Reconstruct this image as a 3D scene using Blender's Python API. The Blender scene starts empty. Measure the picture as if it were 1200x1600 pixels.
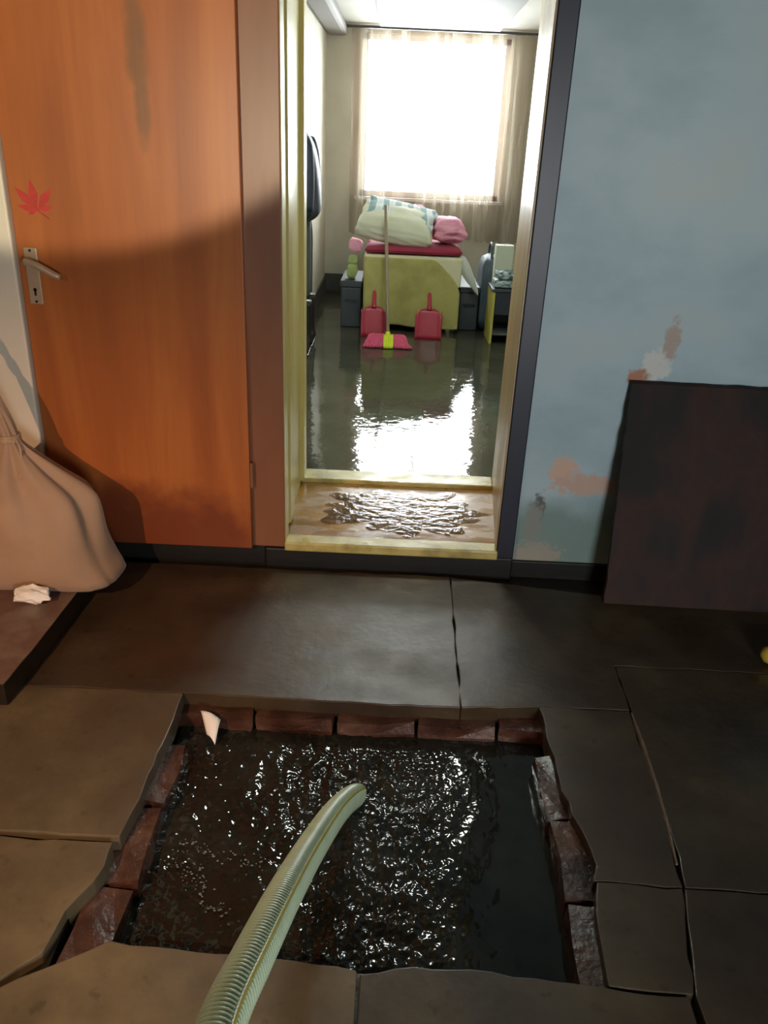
import bpy, bmesh, math, random
from mathutils import Vector, Matrix, noise, Euler

random.seed(7)
SC = bpy.context.scene
COL = SC.collection
R = math.radians

# ------------------------------------------------------------------ camera
H_EYE = 1.40
PITCH, ROLL, FPX = R(24.84), R(2.6), 1250.0
cam_data = bpy.data.cameras.new('camera')
cam_data.sensor_fit = 'VERTICAL'
cam_data.sensor_height = 32.0
cam_data.lens = 32.0 * FPX / 1600.0
cam_data.clip_start = 0.02
cam = bpy.data.objects.new('camera', cam_data)
COL.objects.link(cam)
Fv = Vector((0, math.cos(PITCH), -math.sin(PITCH)))
U0 = Vector((0, math.sin(PITCH), math.cos(PITCH)))
R0 = Vector((1, 0, 0))
Rv = math.cos(ROLL) * R0 + math.sin(ROLL) * U0
Uv = math.cos(ROLL) * U0 - math.sin(ROLL) * R0
m = Matrix((Rv, Uv, -Fv)).transposed().to_4x4()
m.translation = Vector((0, 0, H_EYE))
cam.matrix_world = m
SC.camera = cam

# ------------------------------------------------------------------ world, lights, exposure
SC.view_settings.view_transform = 'Standard'
SC.view_settings.look = 'None'
SC.view_settings.gamma = 1.0
SC.view_settings.exposure = 0.0
SC.view_settings.use_curve_mapping = False

SKY = 46.0
w = bpy.data.worlds.new('overcast_sky')
SC.world = w
w.use_nodes = True
bg = w.node_tree.nodes['Background']
bg.inputs['Color'].default_value = (0.93, 0.97, 1.0, 1)
bg.inputs['Strength'].default_value = SKY


def portal(name, loc, rot, sx, sy):
    d = bpy.data.lights.new(name, 'AREA')
    d.shape = 'RECTANGLE'
    d.size, d.size_y = sx, sy
    d.cycles.is_portal = True
    o = bpy.data.objects.new(name, d)
    o.location = loc
    o.rotation_euler = rot
    COL.objects.link(o)


# openings for the overcast daylight; the hall one is added to light the wall
portal('bedroom_window_portal', (0.28, 8.19, 1.59), (R(-90), 0, 0), 1.3, 1.32)
portal('added_hall_window_portal', (0.95, -1.58, 0.94), (R(90), 0, 0), 0.70, 0.68)


def spot(name, loc, target, power, color, angle, blend, radius):
    d = bpy.data.lights.new(name, 'SPOT')
    d.energy = power
    d.color = color
    d.spot_size = R(angle)
    d.spot_blend = blend
    d.shadow_soft_size = radius
    o = bpy.data.objects.new(name, d)
    o.location = loc
    o.rotation_euler = (Vector(target) - Vector(loc)).to_track_quat('-Z', 'Y').to_euler()
    COL.objects.link(o)
    return o


# hooded warm work lamp standing behind on the left, and a hand torch pointed up at the door
spot('hooded_work_lamp', (-1.25, -0.55, 1.72), (-1.02, 1.38, 0.0), 225, (1.0, 0.58, 0.33), 64, 1.0, 0.018)
spot('hand_torch', (-0.62, -0.30, 1.30), (-1.05, 2.58, 2.32), 200, (1.0, 0.88, 0.62), 50, 0.12, 0.03)
spot('blue_wall_wash', (0.75, -0.60, 1.25), (1.25, 2.58, 2.22), 18, (1.0, 0.88, 0.74), 46, 0.5, 0.04)  # unseen spot added to wash the upper blue wall

# ------------------------------------------------------------------ material helpers


def srgb(c):
    if isinstance(c, str):
        c = c.lstrip('#')
        c = [int(c[i:i + 2], 16) / 255 for i in (0, 2, 4)]
    return tuple(x / 12.92 if x <= 0.04045 else ((x + 0.055) / 1.055) ** 2.4 for x in c) + (1.0,)


MATS = {}


def nn(t, kind, **inp):
    n = t.nodes.new(kind)
    for k, v in inp.items():
        if k.startswith('p_'):
            setattr(n, k[2:], v)
        else:
            n.inputs[k.replace('_', ' ')].default_value = v
    return n


def new_mat(name):
    mt = bpy.data.materials.new(name)
    mt.use_nodes = True
    t = mt.node_tree
    b = t.nodes['Principled BSDF']
    MATS[name] = mt
    return mt, t, b


def ramp_cols(t, fac, cols):
    r = t.nodes.new('ShaderNodeValToRGB')
    e = r.color_ramp.elements
    while len(e) < len(cols):
        e.new(0.5)
    for el, (p, c) in zip(e, cols):
        el.position = p
        el.color = srgb(c)
    t.links.new(fac, r.inputs['Fac'])
    return r.outputs['Color']


def noise_fac(t, scale, stretch=(1, 1, 1), detail=4.0, rough=0.55, dist=0.0, loc=(0, 0, 0), world=True):
    if world:
        g = t.nodes.new('ShaderNodeNewGeometry').outputs['Position']
    else:
        g = t.nodes.new('ShaderNodeTexCoord').outputs['Object']
    mp = t.nodes.new('ShaderNodeMapping')
    mp.inputs['Scale'].default_value = stretch
    mp.inputs['Location'].default_value = loc
    t.links.new(g, mp.inputs['Vector'])
    n = t.nodes.new('ShaderNodeTexNoise')
    n.inputs['Scale'].default_value = scale
    n.inputs['Detail'].default_value = detail
    n.inputs['Roughness'].default_value = rough
    n.inputs['Distortion'].default_value = dist
    t.links.new(mp.outputs['Vector'], n.inputs['Vector'])
    return n.outputs['Fac']


def add_bump(t, b, fac, strength, dist=0.01, prev=None):
    bp = t.nodes.new('ShaderNodeBump')
    bp.inputs['Strength'].default_value = strength
    bp.inputs['Distance'].default_value = dist
    t.links.new(fac, bp.inputs['Height'])
    if prev is not None:
        t.links.new(prev, bp.inputs['Normal'])
    t.links.new(bp.outputs['Normal'], b.inputs['Normal'])
    return bp.outputs['Normal']


def map_range(t, v, a, b_, c, d, smooth=True):
    n = t.nodes.new('ShaderNodeMapRange')
    n.interpolation_type = 'SMOOTHSTEP' if smooth else 'LINEAR'
    for k, x in zip(('From Min', 'From Max', 'To Min', 'To Max'), (a, b_, c, d)):
        n.inputs[k].default_value = x
    t.links.new(v, n.inputs['Value'])
    return n.outputs['Result']


def mix_rgb(t, fac, a, b_):
    n = t.nodes.new('ShaderNodeMix')
    n.data_type = 'RGBA'
    if isinstance(fac, float):
        n.inputs[0].default_value = fac
    else:
        t.links.new(fac, n.inputs[0])
    for i, v in ((6, a), (7, b_)):
        if isinstance(v, (tuple, list)):
            n.inputs[i].default_value = v
        else:
            t.links.new(v, n.inputs[i])
    return n.outputs[2]


def blob(t, axes, c, r, k=0.6, nscale=9.0, soft=0.25):
    """mask of an irregular patch at c with radii r in the two world axes"""
    g = t.nodes.new('ShaderNodeNewGeometry').outputs['Position']
    s = t.nodes.new('ShaderNodeSeparateXYZ')
    t.links.new(g, s.inputs[0])
    acc = None
    for ax, cc, rr in zip(axes, c, r):
        a = t.nodes.new('ShaderNodeMath'); a.operation = 'SUBTRACT'
        t.links.new(s.outputs[ax], a.inputs[0]); a.inputs[1].default_value = cc
        d = t.nodes.new('ShaderNodeMath'); d.operation = 'DIVIDE'
        t.links.new(a.outputs[0], d.inputs[0]); d.inputs[1].default_value = rr
        p = t.nodes.new('ShaderNodeMath'); p.operation = 'MULTIPLY'
        t.links.new(d.outputs[0], p.inputs[0]); t.links.new(d.outputs[0], p.inputs[1])
        if acc is None:
            acc = p.outputs[0]
        else:
            q = t.nodes.new('ShaderNodeMath'); q.operation = 'ADD'
            t.links.new(acc, q.inputs[0]); t.links.new(p.outputs[0], q.inputs[1])
            acc = q.outputs[0]
    n = noise_fac(t, nscale, detail=5, rough=0.6)
    o = t.nodes.new('ShaderNodeMath'); o.operation = 'MULTIPLY_ADD'
    t.links.new(n, o.inputs[0]); o.inputs[1].default_value = k * 4; o.inputs[2].default_value = -k * 2
    e = t.nodes.new('ShaderNodeMath'); e.operation = 'ADD'
    t.links.new(acc, e.inputs[0]); t.links.new(o.outputs[0], e.inputs[1])
    return map_range(t, e.outputs[0], 1 - soft, 1 + soft, 1.0, 0.0)


def simple(name, cols, scale=6, stretch=(1, 1, 1), rough=0.6, rough2=None, bump=0.2, bscale=None, bdist=0.004,
           metal=0.0, spec=0.5, world=True, detail=4.0, sheen=0.0, coat=0.0):
    mt, t, b = new_mat(name)
    f = noise_fac(t, scale, stretch, detail=detail, world=world)
    if len(cols) == 1:
        b.inputs['Base Color'].default_value = srgb(cols[0])
    else:
        n = len(cols)
        cc = [(0.30 + 0.40 * i / (n - 1), c) for i, c in enumerate(cols)]
        t.links.new(ramp_cols(t, f, cc), b.inputs['Base Color'])
    b.inputs['Roughness'].default_value = rough
    if rough2 is not None:
        f2 = noise_fac(t, scale * 0.7, stretch, detail=3, loc=(3.1, 1.7, 0.4), world=world)
        t.links.new(map_range(t, f2, 0.35, 0.65, rough, rough2), b.inputs['Roughness'])
    b.inputs['Metallic'].default_value = metal
    b.inputs['Specular IOR Level'].default_value = spec
    b.inputs['Coat Weight'].default_value = coat
    b.inputs['Coat Roughness'].default_value = 0.15
    if sheen:
        b.inputs['Sheen Weight'].default_value = sheen
    if bump:
        f3 = noise_fac(t, bscale or scale * 3, stretch, detail=5, world=world)
        add_bump(t, b, f3, bump, bdist)
    return mt


# ------------------------------------------------------------------ materials
# blue painted wall with peeled and stained patches
mt, t, b = new_mat('blue_paint')
f = noise_fac(t, 2.2, (1, 1, 1.6), detail=5)
c = ramp_cols(t, f, [(0.32, 'a3b9be'), (0.5, 'b3c7cc'), (0.68, 'bdc8c6')])
c = mix_rgb(t, blob(t, (0, 2), (0.62, 0.12), (0.30, 0.16), 0.5, 5, 0.6), c, srgb('7f958f'))
c = mix_rgb(t, blob(t, (0, 2), (0.615, 0.385), (0.045, 0.06), 1.1, 38, 0.55), c, srgb('d9b39c'))
c = mix_rgb(t, blob(t, (0, 2), (0.70, 0.345), (0.11, 0.038), 1.1, 38, 0.55), c, srgb('cdac9a'))
c = mix_rgb(t, blob(t, (0, 2), (0.865, 0.775), (0.045, 0.055), 1.1, 38, 0.55), c, srgb('d6d5ce'))
c = mix_rgb(t, blob(t, (0, 2), (0.81, 0.735), (0.035, 0.025), 1.1, 38, 0.55), c, srgb('b5795a'))
c = mix_rgb(t, blob(t, (0, 2), (0.90, 0.86), (0.025, 0.06), 1.1, 38, 0.55), c, srgb('b5a294'))
c = mix_rgb(t, blob(t, (0, 2), (0.545, 0.235), (0.020, 0.07), 1.1, 38, 0.55), c, srgb('5c5d58'))
c = mix_rgb(t, blob(t, (0, 2), (0.535, 0.19), (0.030, 0.08), 1.1, 38, 0.55), c, srgb('8d918a'))
c = mix_rgb(t, blob(t, (0, 2), (0.55, 0.06), (0.10, 0.05), 1.1, 38, 0.55), c, srgb('a39e90'))
t.links.new(c, b.inputs['Base Color'])
b.inputs['Roughness'].default_value = 0.5
add_bump(t, b, noise_fac(t, 18, detail=5), 0.35, 0.004)

# varnished orange door wood with dark stains
mt, t, b = new_mat('orange_door_wood')
f = noise_fac(t, 5.0, (1.6, 1.0, 0.16), detail=5, dist=0.4)
c = ramp_cols(t, f, [(0.30, '9b5326'), (0.48, 'ab5e2b'), (0.64, 'b76a32'), (0.75, 'a55828')])
g = noise_fac(t, 40.0, (1.5, 1, 0.05), detail=3)
c = mix_rgb(t, map_range(t, g, 0.45, 0.75, 0.0, 0.18), c, srgb('8a4a22'))
c = mix_rgb(t, blob(t, (0, 2), (-0.735, 1.45), (0.022, 0.09), 0.5, 16, 0.95), c, srgb('86522c'))
c = mix_rgb(t, blob(t, (0, 2), (-0.74, 1.62), (0.030, 0.12), 0.5, 16, 0.95), c, srgb('80502c'))
c = mix_rgb(t, blob(t, (0, 2), (-0.80, 0.12), (0.40, 0.16), 0.7, 7, 0.8), c, srgb('7a3a1c'))
t.links.new(c, b.inputs['Base Color'])
b.inputs['Roughness'].default_value = 0.42
add_bump(t, b, g, 0.08, 0.002)

simple('cream_paint', ['e0d2ba', 'eadfcb'], 3, rough=0.55, bump=0.15)
simple('brown_trim', ['7c4d34', '8c5a3e'], 8, (1, 1, 0.2), rough=0.4, bump=0.1)
simple('yellow_enamel', ['c0b268', 'ccbf78', 'd3c884'], 5, (1, 1, 0.4), rough=0.34, rough2=0.42, bump=0.08, spec=0.6)
simple('grimy_enamel', ['8d8048', 'bdb06c', 'cdc17e'], 9, (1, 1, 1), rough=0.25, rough2=0.5, bump=0.3, detail=6)
simple('tan_enamel', ['a58a5f', 'b39870', 'bca57c'], 5, (1, 1, 0.3), rough=0.34, rough2=0.45, bump=0.08, spec=0.6)
simple('navy_paint', ['1d1e2b', '252736', '20202a'], 5, (1, 1, 0.3), rough=0.4, bump=0.1)
simple('black_plinth_shade', ['0d0b09', '15120e'], 8, rough=0.55, bump=0.3)
simple('bedroom_plaster', ['b5b09d', 'bfbaa8', 'c5c1b0'], 2.5, rough=0.65, bump=0.1)
simple('bedroom_skirting', ['3c3b35', '4b4a43'], 4, rough=0.6, bump=0.1)
simple('ceiling_white', ['b9b6ab', 'c3c0b5'], 2, rough=0.7, bump=0.05)
simple('ceiling_grey_board', ['7b7874', '85827d'], 2, rough=0.7, bump=0.05)
simple('hall_plaster', ['6b6a62', '77766d'], 2, rough=0.8, bump=0.2)
simple('window_frame_paint', ['d9d9d2'], 3, rough=0.4, bump=0)

# cement slabs: dark where soaked, paler sandy on the left
def cement(name, cols, stain, spot_c, r0, r1):
    mt, t, b = new_mat(name)
    f = noise_fac(t, 3.2, detail=6, rough=0.62)
    c = ramp_cols(t, f, [(p, q) for p, q in zip((0.30, 0.45, 0.58, 0.72), cols)])
    f2 = noise_fac(t, 1.3, detail=3, loc=(5, 2, 0))
    c = mix_rgb(t, map_range(t, f2, 0.42, 0.62, 0.0, 0.6), c, srgb(stain))
    f3 = noise_fac(t, 22, detail=4)
    c = mix_rgb(t, map_range(t, f3, 0.60, 0.72, 0.0, 0.5), c, srgb(spot_c))
    t.links.new(c, b.inputs['Base Color'])
    f4 = noise_fac(t, 2.6, detail=4, loc=(1, 7, 0))
    t.links.new(map_range(t, f4, 0.38, 0.62, r0, r1), b.inputs['Roughness'])
    b.inputs['Specular IOR Level'].default_value = 0.38
    n1 = add_bump(t, b, noise_fac(t, 7, detail=3), 0.25, 0.012)
    add_bump(t, b, noise_fac(t, 45, detail=5), 0.25, 0.003, n1)


cement('wet_cement', ('2b2218', '3b3023', '483c2a', '574a33'), '39291d', '231a11', 0.30, 0.55)
cement('pale_cement', ('463c2c', '5a4e3a', '6c5e46', '7d6c50'), '4e3f30', '392f21', 0.35, 0.6)

simple('dark_mortar_and_shade', ['17120d', '241c14'], 14, rough=0.35, bump=0.4)
simple('raised_slab_top', ['7d6a5e', '6b4e43', '8b7a6d'], 5, rough=0.4, rough2=0.6, bump=0.4, bscale=30)
simple('wet_brick', ['2a1710', '452a20', '62493b'], 9, rough=0.18, rough2=0.5, bump=0.7, bscale=34, bdist=0.008)
simple('pale_mortar', ['86705c', '6f5b49', '98856f'], 16, rough=0.3, rough2=0.6, bump=0.8, bscale=40, bdist=0.008)
simple('rusty_board', ['15100d', '1e1512', '3a1f14', '201714'], 4.5, (1, 1, 0.6), rough=0.75, bump=0.4, bscale=25)
simple('sill_wood', ['7a5622', '926a2c', 'a37c3c'], 7, (1, 2, 1), rough=0.12, rough2=0.4, bump=0.25, bscale=16)
simple('bedroom_floor', ['6a6a5f', '7b7b70', '88887c'], 3, rough=0.3, rough2=0.5, bump=0.15)
simple('sack_cloth', ['9a7b62', 'ab8b70', 'a2846b'], 4, rough=0.75, bump=0.35, bscale=130, bdist=0.002, sheen=0.2)
simple('rope_fibre', ['a98a6d', 'c0a285'], 40, rough=0.8, bump=0.4, bscale=200)
simple('white_paper', ['ece6df', 'f4efe9'], 9, rough=0.6, bump=0.1)
simple('handle_metal', ['b79c7d', 'c8b092'], 10, rough=0.35, bump=0.05, metal=0.3)
simple('dark_hole', ['1a120c'], 5, rough=0.8, bump=0)
simple('leaf_red', ['b02a24', 'c4392e'], 30, rough=0.6, bump=0.05)
simple('hose_green', ['a9ba98', 'b9c8a8', 'b1c0a0'], 12, rough=0.34, bump=0.05, spec=0.5)
simple('hose_groove', ['8a9b78', '95a683'], 12, rough=0.35, bump=0.05)
simple('hose_yellow', ['a79b4a', 'b7aa55'], 12, rough=0.35, bump=0.05)
simple('yellow_plastic', ['c8a53a', 'd8b84a'], 20, rough=0.3, bump=0.05)
simple('mop_pink', ['c04265', 'cf5277', 'b3375a'], 60, (1, 1, 0.3), rough=0.7, bump=0.4, bscale=120)
simple('mop_lime', ['c6d420', 'd5e233'], 40, rough=0.5, bump=0.2)
simple('mop_handle', ['8b7a62', '9c8a70'], 12, (1, 1, 0.2), rough=0.5, bump=0.1)
simple('dustpan_red', ['a31f38', 'ab2841'], 20, rough=0.35, bump=0.03)
simple('bed_yellow', ['a8a05c', 'b3ab68', '9e9654'], 5, rough=0.75, bump=0.15, bscale=60)
simple('bed_trim', ['cfc9a4', 'd9d4b4'], 6, rough=0.7, bump=0.1)
simple('bed_metal', ['3a3b3d', '46474a'], 6, rough=0.4, bump=0.05)
simple('mattress_cloth', ['b9b19c', 'c4bda9'], 8, rough=0.8, bump=0.1)
simple('blanket_red', ['8c2740', '9a3049'], 12, rough=0.85, bump=0.3, bscale=90)
simple('blanket_pink', ['d98ba6', 'e7a3b9', 'e094ae'], 8, rough=0.85, bump=0.4, bscale=60)
simple('pillow_cream', ['cfcfb6', 'd8d9c3'], 5, rough=0.8, bump=0.15)
simple('cloth_white', ['c9cbc4', 'd6d8d2'], 9, rough=0.75, bump=0.2)
simple('jacket_navy', ['141a26', '1d2534', '232c3c'], 9, rough=0.6, bump=0.3, bscale=30)
simple('trouser_dark', ['3c3f3a', '474a44'], 9, rough=0.8, bump=0.3)
simple('boot_black', ['101213', '1a1c1d'], 9, rough=0.35, bump=0.05)
simple('box_dark', ['30353a', '3b4146'], 7, rough=0.6, bump=0.1)
simple('bag_slate', ['33414a', '43525b'], 9, rough=0.65, bump=0.3)
simple('cabinet_yellow', ['a8a046', 'b6ae55'], 8, rough=0.5, bump=0.1)
simple('drawer_navy', ['20232f', '292d3a'], 8, rough=0.5, bump=0.1)
simple('carton_pale', ['b9bdaa', 'c5c9b8'], 6, rough=0.7, bump=0.1)
simple('toy_green', ['8f9f5f', 'a3b070'], 12, rough=0.8, bump=0.2)

# blue-and-white striped top cloth of the pillow
mt, t, b = new_mat('striped_cloth')
tc = t.nodes.new('ShaderNodeTexCoord').outputs['Object']
wv = t.nodes.new('ShaderNodeTexWave')
wv.bands_direction = 'X'
wv.inputs['Scale'].default_value = 3.2
wv.inputs['Distortion'].default_value = 2.5
wv.inputs['Detail'].default_value = 2.0
t.links.new(tc, wv.inputs['Vector'])
t.links.new(ramp_cols(t, wv.outputs['Fac'], [(0.25, '7d9a9d'), (0.5, '9db4b4'), (0.62, 'd7dedb'), (0.9, 'c3cfcd')]), b.inputs['Base Color'])
b.inputs['Roughness'].default_value = 0.75

# folded cloths on the cabinet
mt, t, b = new_mat('folded_cloth')
f = noise_fac(t, 26, (1, 1, 3), detail=2)
t.links.new(ramp_cols(t, f, [(0.36, '39474c'), (0.5, '7d9093'), (0.62, 'c3cccb')]), b.inputs['Base Color'])
b.inputs['Roughness'].default_value = 0.7

# curtain cloth letting daylight through
mt, t, b = new_mat('curtain_cloth')
f = noise_fac(t, 15, (1.0, 0.3, 0.03), detail=3)
c = ramp_cols(t, f, [(0.36, '705649'), (0.5, 'ab998b'), (0.62, 'cfc6b9')])  # dark vertical streaks paint fold shading into the cloth colour
t.links.new(c, b.inputs['Base Color'])
b.inputs['Roughness'].default_value = 0.9
tl = t.nodes.new('ShaderNodeBsdfTranslucent')
t.links.new(c, tl.inputs['Color'])
tp = t.nodes.new('ShaderNodeBsdfTransparent')
m1 = t.nodes.new('ShaderNodeMixShader'); m1.inputs[0].default_value = 0.35
t.links.new(b.outputs[0], m1.inputs[1]); t.links.new(tl.outputs[0], m1.inputs[2])
m2 = t.nodes.new('ShaderNodeMixShader'); m2.inputs[0].default_value = 0.58
t.links.new(m1.outputs[0], m2.inputs[1]); t.links.new(tp.outputs[0], m2.inputs[2])
t.links.new(m2.outputs[0], t.nodes['Material Output'].inputs['Surface'])


def film_water(name, tint, bscale, bstr, bdist):
    """thin clear water: transparent with a Fresnel mirror"""
    mt, t, b = new_mat(name)
    fr = t.nodes.new('ShaderNodeFresnel'); fr.inputs['IOR'].default_value = 1.36
    tp = t.nodes.new('ShaderNodeBsdfTransparent'); tp.inputs['Color'].default_value = tint
    gl = t.nodes.new('ShaderNodeBsdfGlossy'); gl.inputs['Roughness'].default_value = 0.03
    bp = t.nodes.new('ShaderNodeBump'); bp.inputs['Strength'].default_value = bstr
    bp.inputs['Distance'].default_value = bdist
    t.links.new(noise_fac(t, bscale, detail=3), bp.inputs['Height'])
    t.links.new(bp.outputs['Normal'], gl.inputs['Normal'])
    t.links.new(bp.outputs['Normal'], fr.inputs['Normal'])
    mx = t.nodes.new('ShaderNodeMixShader')
    t.links.new(fr.outputs[0], mx.inputs[0]); t.links.new(tp.outputs[0], mx.inputs[1]); t.links.new(gl.outputs[0], mx.inputs[2])
    t.links.new(mx.outputs[0], t.nodes['Material Output'].inputs['Surface'])
    return mt


film_water('flood_film', (0.72, 0.72, 0.66, 1), 9, 0.22, 0.01)
film_water('puddle_film', (0.85, 0.82, 0.75, 1), 26, 0.6, 0.008)
film_water('window_glass', (0.95, 0.97, 0.96, 1), 2, 0.0, 0.0)

# murky pit water
mt, t, b = new_mat('pit_water')
f = noise_fac(t, 5, detail=4)
t.links.new(ramp_cols(t, f, [(0.35, '171714'), (0.6, '232420'), (0.75, '2c2d29')]), b.inputs['Base Color'])
b.inputs['Roughness'].default_value = 0.045
b.inputs['IOR'].default_value = 1.36
add_bump(t, b, noise_fac(t, 16, detail=2), 0.05, 0.006)

simple('foam', ['5f6a66', '78837f'], 60, rough=0.4, bump=0.4)

# ------------------------------------------------------------------ mesh helpers


def box(bm, x0, x1, y0, y1, z0, z1):
    vs = [bm.verts.new(p) for p in ((x0, y0, z0), (x1, y0, z0), (x1, y1, z0), (x0, y1, z0),
                                    (x0, y0, z1), (x1, y0, z1), (x1, y1, z1), (x0, y1, z1))]
    for q in ((3, 2, 1, 0), (4, 5, 6, 7), (0, 1, 5, 4), (1, 2, 6, 5), (2, 3, 7, 6), (3, 0, 4, 7)):
        bm.faces.new([vs[i] for i in q])
    return vs


def prism(bm, pts, z0, z1):
    """pts: counter-clockwise list of (x, y)"""
    lo = [bm.verts.new((x, y, z0)) for x, y in pts]
    hi = [bm.verts.new((x, y, z1)) for x, y in pts]
    n = len(pts)
    bm.faces.new(lo[::-1])
    bm.faces.new(hi)
    for i in range(n):
        j = (i + 1) % n
        bm.faces.new((lo[i], lo[j], hi[j], hi[i]))


def loft(bm, rings, cap=True):
    vr = [[bm.verts.new(p) for p in r] for r in rings]
    n = len(rings[0])
    for a, c in zip(vr, vr[1:]):
        for i in range(n):
            j = (i + 1) % n
            bm.faces.new((a[i], a[j], c[j], c[i]))
    if cap:
        bm.faces.new(vr[0][::-1])
        bm.faces.new(vr[-1])
    return vr


def frames(pts):
    """parallel-transport frames along a polyline"""
    T = []
    for i in range(len(pts)):
        a = pts[max(i - 1, 0)]; c = pts[min(i + 1, len(pts) - 1)]
        T.append((c - a).normalized())
    n = T[0].cross(Vector((0, 0, 1)))
    if n.length < 1e-3:
        n = T[0].cross(Vector((1, 0, 0)))
    n.normalize()
    out = []
    for tt in T:
        n = (n - tt * n.dot(tt)).normalized()
        out.append((tt, n, tt.cross(n)))
    return out


def tube(bm, pts, rad, seg=12, cap=True):
    pts = [Vector(p) for p in pts]
    rs = rad if isinstance(rad, (list, tuple)) else [rad] * len(pts)
    rings = []
    for p, (tt, n, bn), r in zip(pts, frames(pts), rs):
        rings.append([p + (n * math.cos(2 * math.pi * k / seg) + bn * math.sin(2 * math.pi * k / seg)) * r for k in range(seg)])
    loft(bm, rings, cap)


def spline(ctrl, n):
    """Catmull-Rom through control points"""
    P = [Vector(p) for p in ctrl]
    P = [P[0] * 2 - P[1]] + P + [P[-1] * 2 - P[-2]]
    out = []
    segs = len(P) - 3
    for i in range(n):
        u = i / (n - 1) * segs
        k = min(int(u), segs - 1); x = u - k
        a, b_, c_, d = P[k:k + 4]
        out.append(0.5 * ((2 * b_) + (c_ - a) * x + (2 * a - 5 * b_ + 4 * c_ - d) * x * x + (3 * b_ - a - 3 * c_ + d) * x ** 3))
    return out


def obj(name, bm, mat, parent=None, smooth=False, bevel=0.0, seg=2, sub=0):
    bmesh.ops.recalc_face_normals(bm, faces=bm.faces)
    me = bpy.data.meshes.new(name)
    bm.to_mesh(me)
    bm.free()
    me.materials.append(MATS[mat])
    if smooth:
        for p in me.polygons:
            p.use_smooth = True
    o = bpy.data.objects.new(name, me)
    COL.objects.link(o)
    if parent is not None:
        o.parent = parent
        o.matrix_parent_inverse = Matrix.Translation(-parent.location) if parent.type == 'EMPTY' else Matrix.Identity(4)
    if bevel:
        md = o.modifiers.new('bevel', 'BEVEL'); md.width = bevel; md.segments = seg; md.limit_method = 'ANGLE'
    if sub:
        md = o.modifiers.new('sub', 'SUBSURF'); md.levels = sub; md.render_levels = sub
    return o


def boxes(name, lst, mat, parent=None, bevel=0.0, smooth=False):
    bm = bmesh.new()
    for q in lst:
        box(bm, *q)
    return obj(name, bm, mat, parent, smooth=smooth, bevel=bevel)


def tag(o, label, cat, group=None, kind=None):
    o['label'] = label
    o['category'] = cat
    if group:
        o['group'] = group
    if kind:
        o['kind'] = kind
    return o


def struct(o, label=None):
    o['kind'] = 'structure'
    if label:
        o['label'] = label
    return o


def empty(name, loc):
    o = bpy.data.objects.new(name, None)
    o.location = loc
    o.empty_display_size = 0.1
    COL.objects.link(o)
    return o


def fbm(x, y, z=0.0):
    return noise.noise((x, y, z)) + 0.5 * noise.noise((2 * x, 2 * y, z + 9)) + 0.25 * noise.noise((4 * x, 4 * y, z + 17))


# ================================================================== STRUCTURE
W = 2.58          # hall face of the doorway wall
WB = 3.235        # bedroom face of the doorway wall
DFAR = 8.0        # bedroom window wall
ZF = 0.05         # bedroom floor
ZC = 2.30         # bedroom ceiling
HC = 2.60         # hall ceiling
LAMP_X, LAMP_Y = 0.11, 4.08

# doorway wall: blue on the right, plaster above and left
struct(boxes('wall_back', [(0.47, 2.35, W, WB, -0.3, HC)], 'blue_paint'),
       'pale blue painted wall with peeling patches right of the doorway')
struct(boxes('wall_back_left', [(-2.2, -0.40, W, WB, -0.3, HC)], 'cream_paint'),
       'wall behind the orange door')
struct(boxes('wall_above_doorway', [(-0.40, 0.47, W, WB, 2.12, HC)], 'blue_paint'), 'wall above the doorway')
struct(boxes('wall_pier', [(-2.2, -1.155, 2.50, W - 0.001, 0.0, HC)], 'cream_paint', bevel=0.006),
       'cream painted wall pier at the left edge')
# rest of the hall shell, out of frame
struct(boxes('wall_left', [(-2.3, -2.2, -1.5, 2.60, -0.3, HC)], 'hall_plaster'), 'plain left wall of the hall')
xw0, xw1, zw0, zw1 = 0.60, 1.30, 0.60, 1.28  # unseen opening added to brighten the blue wall from behind
struct(boxes('wall_front', [(-2.3, xw0, -1.6, -1.5, -0.3, HC), (xw1, 2.35, -1.6, -1.5, -0.3, HC),
                            (xw0, xw1, -1.6, -1.5, -0.3, zw0), (xw0, xw1, -1.6, -1.5, zw1, HC)], 'hall_plaster'),
       'plain wall behind the viewer with a small added window')
struct(boxes('wall_right', [(2.2, 2.35, -1.5, W, -0.3, HC)], 'hall_plaster'), 'plain right wall of the hall')
struct(boxes('ceiling', [(-2.3, 2.35, -1.6, W + 0.3, HC, HC + 0.1)], 'hall_plaster'), 'plain hall ceiling')
hw = struct(boxes('added_window', [(xw0, xw1, -1.57, -1.53, zw0, zw0 + 0.04), (xw0, xw1, -1.57, -1.53, zw1 - 0.04, zw1),
                               (xw0, xw0 + 0.04, -1.57, -1.53, zw0, zw1), (xw1 - 0.04, xw1, -1.57, -1.53, zw0, zw1)],
                  'window_frame_paint'), 'frame of the small window added to light the blue wall')

# black strips standing in for wall-foot shade, and the black doorway plinth
struct(boxes('shade_strip_back', [(0.47, 2.2, W - 0.014, W, -0.03, 0.040)], 'black_plinth_shade', bevel=0.004),
       'black shade strip along the foot of the blue wall')
struct(boxes('baseboard_doorway', [(-0.42, 0.47, W - 0.040, W + 0.02, -0.03, 0.062)], 'black_plinth_shade', bevel=0.006),
       'black step under the yellow doorway sill')
struct(boxes('shade_strip_back_left', [(-1.155, -0.36, W - 0.014, W, -0.03, 0.085)], 'black_plinth_shade', bevel=0.004),
       'black shade strip under the orange door')

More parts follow.
